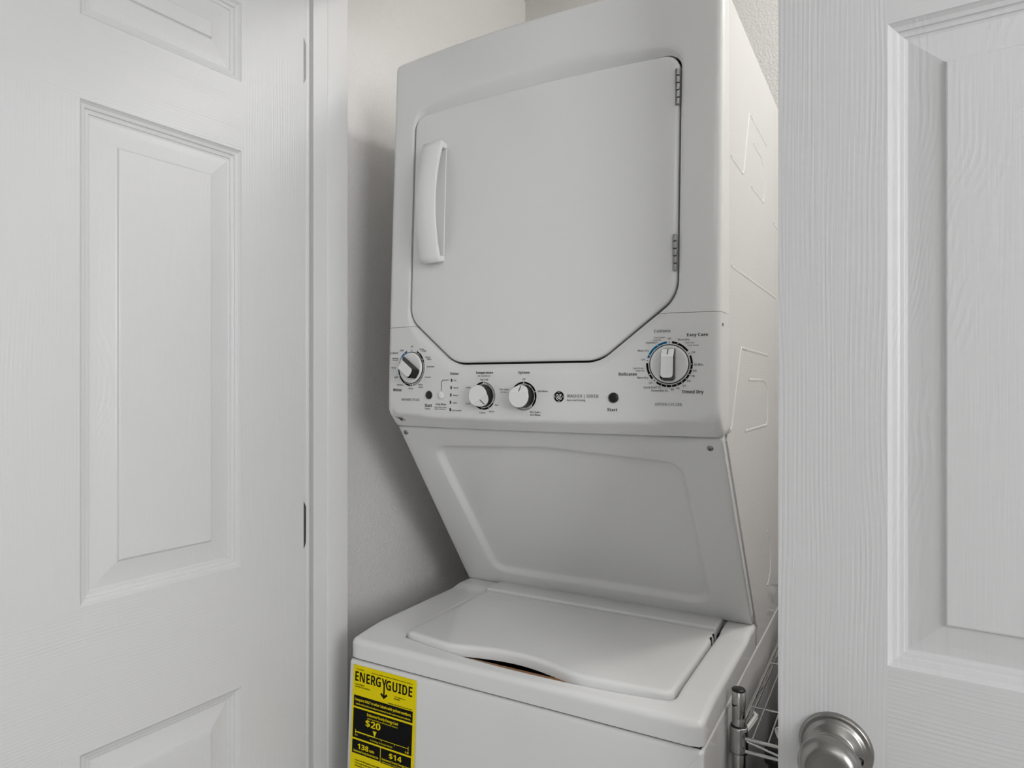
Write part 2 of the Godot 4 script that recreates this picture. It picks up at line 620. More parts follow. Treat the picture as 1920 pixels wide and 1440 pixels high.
func doors():
	var a := door("door_1", "white six-panel moulded door standing open on the left", Vector3(0, 0, 0.802), 90.0)
	# hinge leaves let into the edge next to the jamb
	for h in [[1.844, 1.923, "hinge_painted"], [1.0332, 1.1151, "hinge_metal"], [0.17, 0.25, "hinge_metal"]]:
		var s := st()
		var c := 0.010
		prism(s, [Vector2(0.7978, h[0]), Vector2(0.8022, h[0] + c), Vector2(0.8026, h[1] - c), Vector2(0.7978, h[1])], flat, -0.02, 0.0006)
		var o := obj("hinge_leaf", s, M[h[2]], a)
		if h[2] == "hinge_metal":
			o.set_meta("label", "dark grey metal hinge leaf")
	var b := door("door_2", "white six-panel moulded door closed on the right, with a round nickel knob", Vector3(0.784, 0, 0), 0.0)
	# round knob on its rosette
	var x := Transform3D(Basis(Vector3.RIGHT, PI / 2), Vector3(0.0585, 0.9325, 0))
	var s := st()
	lathe(s, [Vector2(0.0365, -0.001), Vector2(0.0365, 0.0025), Vector2(0.0352, 0.0050), Vector2(0.0336, 0.0057), Vector2(0.0318, 0.0052), Vector2(0.0298, 0.0062), Vector2(0.0284, 0.0088), Vector2(0.0268, 0.0099), Vector2(0.0208, 0.0120), Vector2(0.0192, 0.0134), Vector2(0.0184, 0.0165), Vector2(0.0172, 0.0186), Vector2(0.0, 0.0186)], x, 64)
	var ro := obj("rosette", s, M.brushed_nickel, b)
	s = st()
	lathe(s, [Vector2(0.0135, 0.016), Vector2(0.0138, 0.0235), Vector2(0.0170, 0.0275), Vector2(0.0235, 0.0312), Vector2(0.0280, 0.0360), Vector2(0.0302, 0.0425), Vector2(0.0298, 0.0490), Vector2(0.0270, 0.0550), Vector2(0.0225, 0.0588), Vector2(0.0195, 0.0598), Vector2(0.0140, 0.0590), Vector2(0.0, 0.0580)], x, 64)
	obj("door_knob", s, M.brushed_nickel, b)
	s = st()
	var q := x * Transform3D(Basis(), Vector3(0.0235, 0.0104, 0.004))
	lathe(s, [Vector2(0.0044, -0.002), Vector2(0.0044, 0.0006), Vector2(0.0034, 0.0006), Vector2(0.0032, -0.0006), Vector2(0.0, -0.0006)], q, 20, false)
	obj("screw", s, M.dark_plastic, ro)


# --- the washer and dryer; its own frame: x from its left side, z = 0 at the washer's front ---
func bow(x: float) -> float:
	var k := (x - 0.3015) / 0.3015
	return 0.022 * (1.0 - k * k)

func face(x: float, y: float) -> float:
	return -0.098 - 0.024 * pow(clampf((y - 1.3) / 0.61, 0.0, 1.1), 1.2) + bow(x)

# how far the sheet falls back near its edges and along the sloping underside of the control panel
func drop(p: Vector2) -> float:
	var d := minf(minf(p.x, W - p.x), TOWER_TOP - p.y)
	var r := 0.011
	var f := 0.0
	if d < r:
		f = r - sqrt(maxf(0.0, r * r - (r - d) * (r - d)))
	var hc := 0.019 + 0.010 * pow(absf(p.x - 0.3) / 0.3, 3.0)
	var e := (p.y - PANEL_BOTTOM) / hc
	if e < 1.3:
		var k := 1.0 - e
		f += 0.0235 * (k if k > 0.2 else 1.25 * (k + 0.2) * (k + 0.2) * 0.5 / 0.2 * 0.2 if k > -0.2 else 0.0)
	return f

func on_face(p: Vector2, off := 0.0) -> Vector3:
	return Vector3(p.x, p.y, face(p.x, p.y) - drop(p) + off)

func panel_at(x: float, y: float, off := 0.0, turn := 0.0) -> Transform3D:
	var sx := (face(x + 0.002, y) - face(x - 0.002, y)) / 0.004
	var sy := (face(x, y + 0.002) - face(x, y - 0.002)) / 0.004
	var n := Vector3(-sx, -sy, 1).normalized()
	var u := Vector3(1, 0, sx).normalized()
	var b := Basis(u, n.cross(u), n)
	return Transform3D(b, Vector3(x, y, face(x, y)) + n * off) * Transform3D(Basis(Vector3.BACK, deg_to_rad(-turn)), Vector3.ZERO)

func washer_dryer():
	var t := thing("washer_dryer", "white stacked washer and dryer with slanted lower panel and control dials", "washer dryer", APP, APP_TURN)
	tower(t)
	front(t)
	controls(t)
	slanted_panel(t)
	washer(t)
	energy_label(t)

func tower(t: Node3D) -> void:
	var s := st()
	var poly := [Vector2(1.903, -0.74), Vector2(1.903, -0.150), Vector2(1.45, -0.148), Vector2(1.246, -0.152), Vector2(1.236, -0.150), Vector2(0.887, -0.397), Vector2(0.887, -0.404), Vector2(0.8479, -0.404), Vector2(0.8479, -0.74)]
	prism(s, poly, along_x, 0.003, W - 0.001, 0.0008)
	obj("dryer_cabinet", s, M.enamel_side, t)
	# stiffening beads pressed into the side, (y, z)
	var beads := [
		[[1.4990, -0.180], [1.4990, -0.620]],
		[[1.6640, -0.178], [1.6625, -0.268], [1.668, -0.276], [1.776, -0.322], [1.7812, -0.330], [1.7800, -0.500]],
		[[1.7405, -0.366], [1.7405, -0.440], [1.734, -0.455], [1.672, -0.474], [1.662, -0.466], [1.6600, -0.345]],
		[[1.2560, -0.162], [1.2495, -0.173], [1.2560, -0.182], [1.368, -0.246], [1.3780, -0.256], [1.3760, -0.514]],
		[[1.3272, -0.318], [1.3272, -0.470], [1.321, -0.496], [1.305, -0.512], [1.250, -0.5135], [1.241, -0.500], [1.2420, -0.286]],
		[[1.6480, -0.590], [1.6480, -0.700]],
		[[1.0349, -0.512], [1.012, -0.540], [0.972, -0.556], [0.945, -0.545], [0.9281, -0.512]],
	]
	for b in beads:
		var path := []
		for i in b.size() - 1:
			for k in 5:
				var a0: Array = b[maxi(i - 1, 0)]
				var a1: Array = b[i]
				var a2: Array = b[i + 1]
				var a3: Array = b[mini(i + 2, b.size() - 1)]
				var f := k / 5.0
				path.append(Vector3(W - 0.0044, lerpf(a1[0], a2[0], f), lerpf(a1[1], a2[1], f)))
		path.append(Vector3(W - 0.0044, b[-1][0], b[-1][1]))
		s = st()
		tube(s, path, 0.0045, 12)
		obj("side_bead", s, M.enamel, t)

func door_outline(most: float) -> Array:
	var pts := [Vector2(0.163, 1.356), Vector2(0.425, 1.356), Vector2(0.5418, 1.449), Vector2(0.5425, 1.8055), Vector2(0.0585, 1.8055), Vector2(0.0585, 1.437)]
	return rounded(pts, [0.06, 0.06, 0.05, 0.022, 0.024, 0.045], most, 10)

func front(t: Node3D) -> void:
	var o := door_outline(0.005)
	var n := normals(o)
	var c := Vector2(0.3, 1.585)
	var deep := []
	var lip := []
	var bevel := [[], [], [], [], []]
	var outer := []
	for i in o.size():
		var p: Vector2 = o[i]
		var nn: Vector2 = n[i]
		var up := maxf(nn.y, 0.0)
		var down := maxf(-nn.y, 0.0)
		var arch := 1.0 - pow(clampf(absf(p.x - 0.30) / 0.245, 0, 1), 2.0)
		var w := 0.0025 + 0.004 * up + 0.0225 * up * arch + 0.0105 * down
		var dep := 0.0012 + 0.0145 * up * (0.4 + 0.6 * arch) + 0.0060 * down
		var g := p + nn * 0.0034
		deep.append(on_face(g, -0.020))
		for k in 5:
			var u := k / 4.0
			bevel[k].append(on_face(g + nn * w * u, -dep * (1.0 - (u * u * (3 - 2 * u) if up > 0.3 else u))))
		outer.append(g + nn * w)
	var rr := [deep, bevel[0], bevel[1], bevel[2], bevel[3], bevel[4]]
	var first := Vector2(0.03, 0.03)
	var insets := [0.03, 0.026, 0.022, 0.018, 0.014, 0.011, 0.009, 0.007, 0.005, 0.0035, 0.002, 0.001, 0.0]
	var rects := []
	for d in insets:
		var r := maxf(0.024 - d, 0.001)
		rects.append(rounded([Vector2(d, PANEL_BOTTOM + d), Vector2(W - d, PANEL_BOTTOM + d), Vector2(W - d, TOWER_TOP - d), Vector2(d, TOWER_TOP - d)], [minf(r, 0.002), minf(r, 0.002), r, r], 1.0, 6))
	var far := []
	for i in o.size():
		far.append(hit(rects[0], c, outer[i]))
	for k in range(1, 8):
		var ring := []
		for i in o.size():
			ring.append(on_face((outer[i] as Vector2).lerp(far[i], k / 8.0)))
		rr.append(ring)
	for d in rects.size():
		var ring := []
		for i in o.size():
			ring.append(on_face(hit(rects[d], c, outer[i])))
		rr.append(ring)
	var back := []
	for i in o.size():
		var p := hit(rects[-1], c, outer[i])
		back.append(Vector3(p.x, p.y, -0.158))
	rr.append(back)
	var groups := []
	for k in rr.size():
		groups.append(1 if k == 0 else 2)
	groups[rr.size() - 2] = 3
	var s := st()
	rings(s, rr, groups, func(v): return v.y - 1.4234)
	obj("dryer_front", s, M.enamel, t)
	s = st()
	rings(s, rr, groups, func(v): return 1.4228 - v.y)
	var cp := obj("control_panel", s, M.plastic, t)
	# door
	s = st()
	var dr := []
	for k in [0.0, 0.12, 0.25, 0.4, 0.55, 0.7, 0.82, 0.92]:
		var ring := []
		for p in o:
			var q := c.lerp(p, maxf(k, 0.001))
			ring.append(Vector3(q.x, q.y, face(q.x, q.y)))
		dr.append(ring)
	for e in [[0.0060, 0.0], [0.0035, 0.0003], [0.0018, 0.0010], [0.0006, 0.0022], [0.0, 0.0040], [0.0, 0.018]]:
		var ring := []
		for i in o.size():
			var q: Vector2 = o[i] - n[i] * e[0]
			ring.append(Vector3(q.x, q.y, face(q.x, q.y) - e[1]))
		dr.append(ring)
	rings(s, dr, [1])
	var door_ := obj("dryer_door", s, M.enamel, t)
	# dark ring at the bottom of the door gap, coloured for its shade
	s = st()
	var g0 := []
	var g1 := []
	for i in o.size():
		var a: Vector2 = o[i] - n[i] * 0.006
		var b: Vector2 = o[i] + n[i] * 0.0075
		g0.append(Vector3(a.x, a.y, face(a.x, a.y) - 0.0165))
		g1.append(Vector3(b.x, b.y, face(b.x, b.y) - 0.0165))
	rings(s, [g0, g1], [1])
	obj("door_gap_shade", s, M.dark_grey, t)
	handle(door_)
	# hinges: five knuckles each on a leaf
	for h in [[0.5405, 1.728, 1.7815], [0.5395, 1.4838, 1.5378]]:
		var mid: float = (h[1] + h[2]) / 2
		var x := Transform3D(Basis(), Vector3(h[0], h[1], face(h[0], mid) + 0.0014))
		s = st()
		bx(s, Vector3(-0.003, 0.001, -0.015), Vector3(-0.0008, h[2] - h[1] - 0.001, -0.001))
		var leaf := obj("hinge", s, M.steel, t, x)
		var step: float = (h[2] - h[1]) / 5
		for k in 5:
			s = st()
			lathe(s, [Vector2(0, 0.0004), Vector2(0.0026, 0.0004), Vector2(0.0034, 0.0011), Vector2(0.0034, step - 0.0011), Vector2(0.0026, step - 0.0004), Vector2(0, step - 0.0004)], Transform3D(), 20, false)
			obj("knuckle", s, M.steel, leaf, Transform3D(Basis(), Vector3(0, k * step, 0)))
	# screw head in the side of the control panel
	s = st()
	lathe(s, [Vector2(0.0022, -0.001), Vector2(0.0022, 0.0006), Vector2(0, 0.0006)], Transform3D(Basis(Vector3.BACK, -PI / 2), Vector3(W, 1.405, -0.115)), 16, false)
	obj("screw", s, M.dark_grey, cp)

func handle(parent: Node3D) -> void:
	# a strap that stands off the door in an arch, with a foot at each end
	var y0 := 1.531
	var y1 := 1.743
	var outer := []
	var inner := []
	for k in 25:
		var f := k / 24.0
		var y := lerpf(y0, y1, f)
		var z := 0.0165 + 0.0165 * (1.0 - pow(2 * f - 1, 2.0))
		outer.append(Vector2(y, z))
	for k in 21:
		var f := k / 20.0
		var y := lerpf(y0 + 0.012, y1 - 0.012, f)
		var z := 0.0105 + 0.0165 * (1.0 - pow(2 * f - 1, 2.0))
		inner.append(Vector2(y, z))
	inner.reverse()
	var poly := [Vector2(y0 + 0.002, -0.004), Vector2(y0 - 0.0005, 0.012)]
	poly.append_array(outer)
	poly.append_array([Vector2(y1 + 0.0005, 0.012), Vector2(y1 - 0.002, -0.004), Vector2(y1 - 0.013, -0.004)])
	poly.append_array(inner)
	poly.append(Vector2(y0 + 0.013, -0.004))
	var s := st()
	var x0 := 0.092
	var sl := (face(0.135, 1.64) - face(0.092, 1.64)) / 0.043
	var place := func(u, v, w): return Vector3(w, u, face(0.11, u) + v + (w - 0.11) * sl)
	prism(s, poly, place, x0, x0 + 0.043, 0.002, 1)
	obj("door_handle", s, M.knob_plastic, parent)
	# low oval seat moulded under the strap
	s = st()
	var plate := rounded([Vector2(0.088, 1.533), Vector2(0.1345, 1.533), Vector2(0.1345, 1.741), Vector2(0.088, 1.741)], [0.008, 0.006, 0.006, 0.008], 0.02)
	prism(s, plate, func(u, v, w): return Vector3(u, v, face(u, v) + w), -0.001, 0.0009, 0.0006)
	obj("handle_seat", s, M.knob_plastic, parent)

func dial_ring(called: String, t: Node, x: float, y: float, r0: float, r1: float, arcs: Array, dots: Array) -> void:
	var s := st()
	# shallow printed collar, then its arcs and dots
	prism(s, circle(Vector2.ZERO, r1 + 0.0012, 48), flat, -0.001, 0.0003)
	var o := obj(called, s, M.plastic, t, panel_at(x, y))
	for a in arcs:
		s = st()
		prism(s, arc_strip(r0, r1, a[0], a[1]), flat, 0, 0.0006)
		obj("printed_arc", s, M[a[2]], o)
	for d in dots:
		s = st()
		var r: float = d[2] if d.size() > 2 else 0.00075
		prism(s, circle(Vector2.from_angle(PI / 2 - deg_to_rad(d[0])) * (r0 + r1) / 2, r, 10), flat, 0, 0.0009)
		obj("printed_dot", s, M[d[1]], o)

# a cap over a convex outline whose top folds down beyond y = fold; its edge is eased and runs down to low
func folded_top(s: SurfaceTool, outline: Array, fold: float, top: Callable, high: float, low: float) -> void:
	var small := grown(outline, -0.0007)
	for side in [1.0, -1.0]:
		var part := []
		for i in small.size():
			var p: Vector2 = small[i]
			var q: Vector2 = small[(i + 1) % small.size()]
			var dp: float = (p.y - fold) * side
			var dq: float = (q.y - fold) * side
			if dp >= 0:
				part.append(p)
			if dp * dq < 0:
				part.append(p.lerp(q, dp / (dp - dq)))
		for i in range(1, part.size() - 1):
			var v := [part[0], part[i], part[i + 1]].map(func(p): return Vector3(p.x, p.y, top.call(p) + high))
			tri(s, v[0], v[1], v[2], -1)
	var a := small.map(func(p): return Vector3(p.x, p.y, top.call(p) + high))
	var b := outline.map(func(p): return Vector3(p.x, p.y, top.call(p) + high - 0.0007))
	var c := outline.map(func(p): return Vector3(p.x, p.y, top.call(p) + low))
	rings(s, [a, b, c], [2, 3])

func big_knob(t: Node, x: float, y: float, turn: float) -> void:
	var s := st()
	var up := Basis(Vector3.RIGHT, PI / 2)
	lathe(s, [Vector2(0.0275, -0.001), Vector2(0.0275, 0.0015), Vector2(0.0268, 0.0035), Vector2(0.0255, 0.0042), Vector2(0, 0.0042)], Transform3D(up, Vector3.ZERO), 56, false)
	var o := obj("cycle_knob", s, M.knob_plastic, t, panel_at(x, y, 0.0002, turn))
	s = st()
	lathe(s, [Vector2(0.0288, -0.001), Vector2(0.0288, 0.0012), Vector2(0.0272, 0.0012)], Transform3D(up, Vector3.ZERO), 56, false)
	obj("knob_shadow_gap", s, M.dark_plastic, o)
	# the grip: dark sides under a white top whose end slopes down to the pointer
	var dark := rounded([Vector2(-0.0098, -0.0243), Vector2(0.0098, -0.0243), Vector2(0.0092, 0.0225), Vector2(-0.0092, 0.0225)], [0.005, 0.005, 0.001, 0.001], 0.004)
	s = st()
	var rr := []
	var top := func(p: Vector2): return 0.0195 - maxf(0.0, (p.y - 0.010) * 0.85)
	for z in [0.0, 1.0]:
		var ring := []
		for p in dark:
			var q: Vector2 = p * (1.0 if z == 0.0 else 0.97)
			ring.append(Vector3(q.x, q.y, 0.0042 if z == 0.0 else top.call(q)))
		rr.push_front(ring)
	rings(s, rr, [1])
	obj("grip", s, M.dark_plastic, o)
	s = st()
	var cap := rounded([Vector2(-0.0088, -0.0205), Vector2(0.0086, -0.0205), Vector2(0.0084, 0.0217), Vector2(-0.0088, 0.0217)], [0.005, 0.005, 0.0008, 0.0008], 0.003)
	folded_top(s, cap, 0.010, top, 0.0017, -0.0005)
	obj("grip_cap", s, M.knob_plastic, o)
	s = st()
	prism(s, [Vector2(-0.0006, 0.0130), Vector2(0.0006, 0.0130), Vector2(0.0006, 0.0214), Vector2(-0.0006, 0.0214)], func(u, v, w): return Vector3(u, v, top.call(Vector2(u, v)) + 0.0017 + w), -0.001, 0.0003)
	obj("pointer", s, M.ink_black, o)

func small_knob(t: Node, x: float, y: float, turn: float) -> void:
	var up := Basis(Vector3.RIGHT, PI / 2)
	var s := st()
	var top := func(p: Vector2): return minf(0.0182, 0.0182 - (p.y - 0.0062) * 0.75)
	var body := [[], []]
	for q in circle(Vector2.ZERO, 1.0, 72):
		body[0].push_back(Vector3(q.x * 0.0192, q.y * 0.0192, -0.001))
		body[1].push_back(Vector3(q.x * 0.0181, q.y * 0.0181, maxf(0.002, top.call(q * 0.0181) - 0.0012)))
	body.reverse()
	rings(s, body, [1])
	var o := obj("selector_knob", s, M.dark_plastic, t, panel_at(x, y, 0.0002, turn))
	s = st()
	# white cap, cut by a slope at the pointer
	folded_top(s, circle(Vector2.ZERO, 0.0178, 72), 0.0062, top, 0.0, -0.0016)
	obj("knob_cap", s, M.knob_plastic, o)
	s = st()
	prism(s, [Vector2(-0.0006, 0.0075), Vector2(0.0006, 0.0075), Vector2(0.0006, 0.0165), Vector2(-0.0006, 0.0165)], func(u, v, w): return Vector3(u, v, top.call(Vector2(u, v)) + w), -0.001, 0.0003)
	obj("pointer", s, M.ink_black, o)

func button(t: Node, x: float, y: float, r: float, m: String) -> void:
	var up := Basis(Vector3.RIGHT, PI / 2)
	var s := st()
	lathe(s, [Vector2(r + 0.0016, -0.001), Vector2(r + 0.0012, 0.0005), Vector2(r + 0.0004, 0.0005), Vector2(r + 0.0002, -0.0004)], Transform3D(up, Vector3.ZERO), 32)
	var o := obj("button_collar", s, M.plastic, t, panel_at(x, y))
	s = st()
	lathe(s, [Vector2(r, -0.001), Vector2(r, 0.0018), Vector2(r * 0.92, 0.0026), Vector2(r * 0.6, 0.0032), Vector2(0, 0.0035)], Transform3D(up, Vector3.ZERO), 32)
	obj("button", s, M[m], o)

func controls(t: Node3D) -> void:
	var cp := t.get_node("control_panel")
	var rows := [
		["Cottons", 0.5221, 1.3975, 0.0236, 0.0047, 1],
		["Easy Care", 0.5718, 1.3906, 0.0291, 0.0046, 2],
		["Cool Down", 0.5181, 1.3879, 0.0160, 0.0023, 0],
		["Less Dry", 0.5149, 1.3843, 0.0124, 0.0025, 0],
		["Optimum", 0.5070, 1.3806, 0.0171, 0.0031, 1],
		["Off", 0.5326, 1.3859, 0.0053, 0.0029, 0],
		["More Dry", 0.5529, 1.3840, 0.0164, 0.0031, 1],
		["Less Dry", 0.5614, 1.3795, 0.0126, 0.0025, 0],
		["Cool Down", 0.5662, 1.3756, 0.0158, 0.0023, 0],
		["Off", 0.5663, 1.3652, 0.0055, 0.0028, 0],
		["90 Min.", 0.5741, 1.3477, 0.0135, 0.0033, 1],
		["80", 0.5684, 1.3390, 0.0048, 0.0032, 1],
		["70", 0.5658, 1.3314, 0.0046, 0.0032, 1],
		["60", 0.5604, 1.3242, 0.0048, 0.0032, 1],
		["50", 0.5538, 1.3177, 0.0048, 0.0032, 1],
		["40", 0.5450, 1.3137, 0.0047, 0.0032, 1],
		["30", 0.5370, 1.3120, 0.0047, 0.0032, 1],
		["Dewrinkle 20", 0.5190, 1.3104, 0.0238, 0.0033, 1],
		["Quick Fluff 10", 0.5081, 1.3149, 0.0249, 0.0033, 1],
		["Off", 0.5062, 1.3215, 0.0055, 0.0029, 0],
		["More Dry", 0.4946, 1.3294, 0.0165, 0.0031, 1],
		["Delicates", 0.4720, 1.3347, 0.0274, 0.0049, 2],
		["Less Dry", 0.4903, 1.3397, 0.0127, 0.0025, 0],
		["Cool Down", 0.4879, 1.3434, 0.0159, 0.0024, 0],
		["Off", 0.4950, 1.3558, 0.0053, 0.0029, 0],
		["More Dry", 0.4952, 1.3691, 0.0166, 0.0031, 1],
		["Timed Dry", 0.5657, 1.3089, 0.0302, 0.0050, 2],
		["DRYER CYCLES", 0.5318, 1.2905, 0.0380, 0.0043, 0],
		["Start", 0.4487, 1.2816, 0.0153, 0.0048, 2],
		["WASHER | DRYER", 0.4015, 1.3015, 0.0512, 0.0052, 0],
		["Auto Load Sensing", 0.3906, 1.2952, 0.0307, 0.0031, 0],
		["Colors", 0.0181, 1.3768, 0.0211, 0.0049, 1],
		["Light", 0.0388, 1.3811, 0.0096, 0.0029, 0],
		["Off", 0.0638, 1.3872, 0.0059, 0.0031, 0],
		["Drain", 0.0877, 1.3818, 0.0102, 0.0028, 0],
		["& Spin", 0.0930, 1.3786, 0.0114, 0.0028, 0],
		["Speed", 0.1019, 1.3673, 0.0115, 0.0028, 0],
		["Wash", 0.1055, 1.3637, 0.0097, 0.0028, 0],
		["Delicates", 0.1092, 1.3506, 0.0173, 0.0028, 0],
		["Casuals", 0.1032, 1.3321, 0.0137, 0.0028, 0],
		["Bulky", 0.0859, 1.3189, 0.0102, 0.0030, 0],
		["Items", 0.0864, 1.3146, 0.0106, 0.0030, 0],
		["Heavy", 0.0626, 1.3122, 0.0112, 0.0031, 0],
		["Medium", 0.0361, 1.3185, 0.0157, 0.0031, 0],
		["Light", 0.0247, 1.3325, 0.0097, 0.0031, 0],
		["Heavy", 0.0180, 1.3500, 0.0112, 0.0031, 0],
		["Medium", 0.0222, 1.3670, 0.0154, 0.0031, 0],
		["Normal", 0.0223, 1.3637, 0.0133, 0.0025, 0],
		["Whites", 0.0285, 1.3092, 0.0221, 0.0054, 2],
		["WASHER CYCLES", 0.0618, 1.2920, 0.0449, 0.0046, 0],
		["Start", 0.1047, 1.2825, 0.0162, 0.0057, 2],
		["Pause", 0.1031, 1.2768, 0.0119, 0.0032, 0],
		["Deep Rinse", 0.1337, 1.2851, 0.0228, 0.0037, 1],
		["Select when using", 0.1325, 1.2799, 0.0265, 0.0024, 0],
		["fabric softener", 0.1320, 1.2766, 0.0241, 0.0024, 0],
		["Status", 0.1627, 1.3379, 0.0179, 0.0046, 2],
		["On", 0.1641, 1.3261, 0.0055, 0.0027, 0],
		["Wash", 0.1663, 1.3135, 0.0103, 0.0027, 0],
		["Rinse", 0.1658, 1.3007, 0.0103, 0.0027, 0],
		["Spin", 0.1645, 1.2880, 0.0086, 0.0027, 0],
		["Lid Locked", 0.1678, 1.2751, 0.0201, 0.0028, 0],
		["Temperature", 0.2249, 1.3388, 0.0341, 0.0044, 2],
		["All Cold Rinses", 0.2246, 1.3335, 0.0256, 0.0027, 0],
		["Tap Cold", 0.2245, 1.3274, 0.0160, 0.0032, 1],
		["Cold", 0.1925, 1.3141, 0.0088, 0.0030, 0],
		["Cool", 0.1922, 1.2870, 0.0088, 0.0030, 0],
		["Colors", 0.2214, 1.2724, 0.0123, 0.0030, 0],
		["Warm", 0.2398, 1.2749, 0.0105, 0.0030, 0],
		["Hot", 0.2494, 1.2855, 0.0062, 0.0030, 0],
		["Options", 0.3003, 1.3385, 0.0209, 0.0044, 2],
		["Off", 0.3004, 1.3275, 0.0058, 0.0031, 0],
		["2nd Rinse", 0.3340, 1.3087, 0.0178, 0.0030, 1],
		["Pre Soak", 0.2640, 1.3113, 0.0162, 0.0031, 1],
		["25 mins", 0.2635, 1.3068, 0.0131, 0.0028, 0],
		["Pre Soak +", 0.3223, 1.2753, 0.0200, 0.0032, 1],
		["2nd Rinse", 0.3210, 1.2710, 0.0186, 0.0033, 1],
	]
	for r in rows:
		write("lettering", r[0], r[3], r[4] * 0.92, r[5] == 2, M.ink if r[5] > 0 else M.ink_light, cp, panel_at(r[1], r[2], 0.0003))
	dial_ring("dryer_dial", t, 0.5327, 1.3487, 0.0305, 0.0334,
		[[-72.9, -6.7, "ink_blue"], [6.8, 54.5, "ink_black"], [67.6, 214.9, "ink_black"], [229.2, 273.4, "ink_black"]],
		[[0, "ink_black"], [61.5, "ink_black"], [222, "ink_black"], [280.3, "ink_black"], [-31.4, "ink_white"], [-64.6, "ink_white"], [22.4, "ink_white"], [90, "ink_white"], [103.9, "ink_white"], [117.7, "ink_white"], [131.4, "ink_white"], [145.3, "ink_white"], [159.5, "ink_white"], [173.3, "ink_white"], [187, "ink_white"], [200.2, "ink_white"], [242.6, "ink_white"]])
	big_knob(t, 0.5327, 1.3487, 1.0)
	dial_ring("washer_dial", t, 0.0632, 1.3490, 0.0300, 0.0328,
		[[-62, -20.8, "ink_blue"], [25, 71, "ink_black"], [71, 172, "ink_grey"], [176, 262, "ink_black"], [262, 272, "ink_blue"]],
		[[0, "ink_black"], [36, "ink_white"], [62, "ink_white"], [-33, "ink_white"], [87, "ink_white"], [112, "ink_white"], [150, "ink_white"], [181, "ink_white"], [208, "ink_white"], [244, "ink_white"]])
	big_knob(t, 0.0632, 1.3490, -56.0)
	dial_ring("temperature_dial", t, 0.2240, 1.3005, 0.0208, 0.0232,
		[[-48, 0, "ink_black"], [0, 118, "ink_grey"], [118, 232, "ink_black"]],
		[[-1, "ink_white"], [188, "ink_white"], [150, "ink_white"], [120, "ink_white"], [-44, "ink_white"], [230, "ink_white"]])
	small_knob(t, 0.2240, 1.3005, 148.0)
	dial_ring("options_dial", t, 0.3003, 1.3005, 0.0208, 0.0232,
		[[-72, 136, "ink_black"], [136, 288, "ink_grey"]],
		[[0, "ink_white"], [71, "ink_white"], [136, "ink_white"], [-70, "ink_white"]])
	small_knob(t, 0.3003, 1.3005, 2.0)
	button(t, 0.1068, 1.3006, 0.0070, "dark_plastic")
	button(t, 0.4505, 1.2994, 0.0075, "dark_plastic")
	button(t, 0.1348, 1.3006, 0.0064, "knob_plastic")
	# slots of the status lights
	for k in 5:
		var s := st()
		prism(s, rounded([Vector2(-0.0012, -0.0027), Vector2(0.0012, -0.0027), Vector2(0.0012, 0.0027), Vector2(-0.0012, 0.0027)], [0.0004, 0.0004, 0.0004, 0.0004]), flat, -0.0005, 0.0006)
		obj("status_light", s, M.dark_plastic, t, panel_at(0.1568 - 0.0006 * k, 1.3263 - 0.01256 * k))
	# thin printed line from the status row down to the button
	var s := st()
	prism(s, [Vector2(0.0, 0.0), Vector2(0.0008, 0.0), Vector2(0.0008, 0.0148), Vector2(0.0034, 0.0178), Vector2(0.0165, 0.0178), Vector2(0.0165, 0.0186), Vector2(0.0030, 0.0186), Vector2(0.0, 0.0152)], flat, 0, 0.0004)
	obj("printed_line", s, M.ink_light, cp, panel_at(0.1344, 1.3085, 0.0002))
	# round dark badge with light script strokes
	s = st()
	prism(s, circle(Vector2.ZERO, 0.0085, 40), flat, 0, 0.0006)
	var bd := obj("badge", s, M.ink_black, t, panel_at(0.3625, 1.3003))
	var strokes := []
	for k in 4:
		var a := TAU * k / 4 + PI / 4
		var c := Vector2.from_angle(a) * 0.0034
		var path := []
		for j in 15:
			var f := j / 14.0
			path.append(c + Vector2.from_angle(a + 2.6 - f * 5.2) * (0.0020 if k > 1 else 0.0017 - 0.0007 * f))
		strokes.append(path)
		strokes.append([Vector2.from_angle(a) * 0.0002, Vector2.from_angle(a - 0.25) * 0.0030, Vector2.from_angle(a + 0.05) * 0.0058])
	for k in 4:
		var a := TAU * k / 4
		strokes.append([Vector2.from_angle(a + 0.25) * 0.0074, Vector2.from_angle(a) * 0.0066, Vector2.from_angle(a - 0.25) * 0.0074])
	s = st()
	for p in strokes:
		tube(s, p.map(func(q): return Vector3(q.x, q.y, 0.0005)), 0.00042, 6)
	obj("script_mark", s, M.ink_white, bd)
	# small latch window in the sloping underside, at the left
	for b in [[-0.0085, -0.0006, -0.0062, 0.0065], [0.0062, -0.0045, 0.0085, 0.0050]]:
		s = st()
		prism(s, [Vector2(b[0] + 0.002, b[1]), Vector2(b[2] + 0.002, b[1]), Vector2(b[2] - 0.002, b[3]), Vector2(b[0] - 0.002, b[3])], flat, -0.001, 0.0004)
		obj("latch_slot", s, M.hinge_painted if b[0] < 0 else M.ink_light, cp, underside(0.026, 1.2565))
	s = st()
	prism(s, rounded([Vector2(-0.0045, 0.0050), Vector2(-0.001, -0.0052), Vector2(0.0045, -0.0052), Vector2(0.0040, 0.0005)], [0.0006, 0.002, 0.002, 0.002]), flat, -0.001, 0.0004)
	obj("latch_slot", s, M.dark_plastic, cp, underside(0.026, 1.2565))

func underside(x: float, y: float) -> Transform3D:
	var a := on_face(Vector2(x, y - 0.002))
	var b := on_face(Vector2(x, y + 0.002))
	var v := (b - a).normalized()
	var u := (on_face(Vector2(x + 0.002, y)) - on_face(Vector2(x - 0.002, y))).normalized()
	return Transform3D(Basis(u, v, u.cross(v)).orthonormalized(), on_face(Vector2(x, y)))

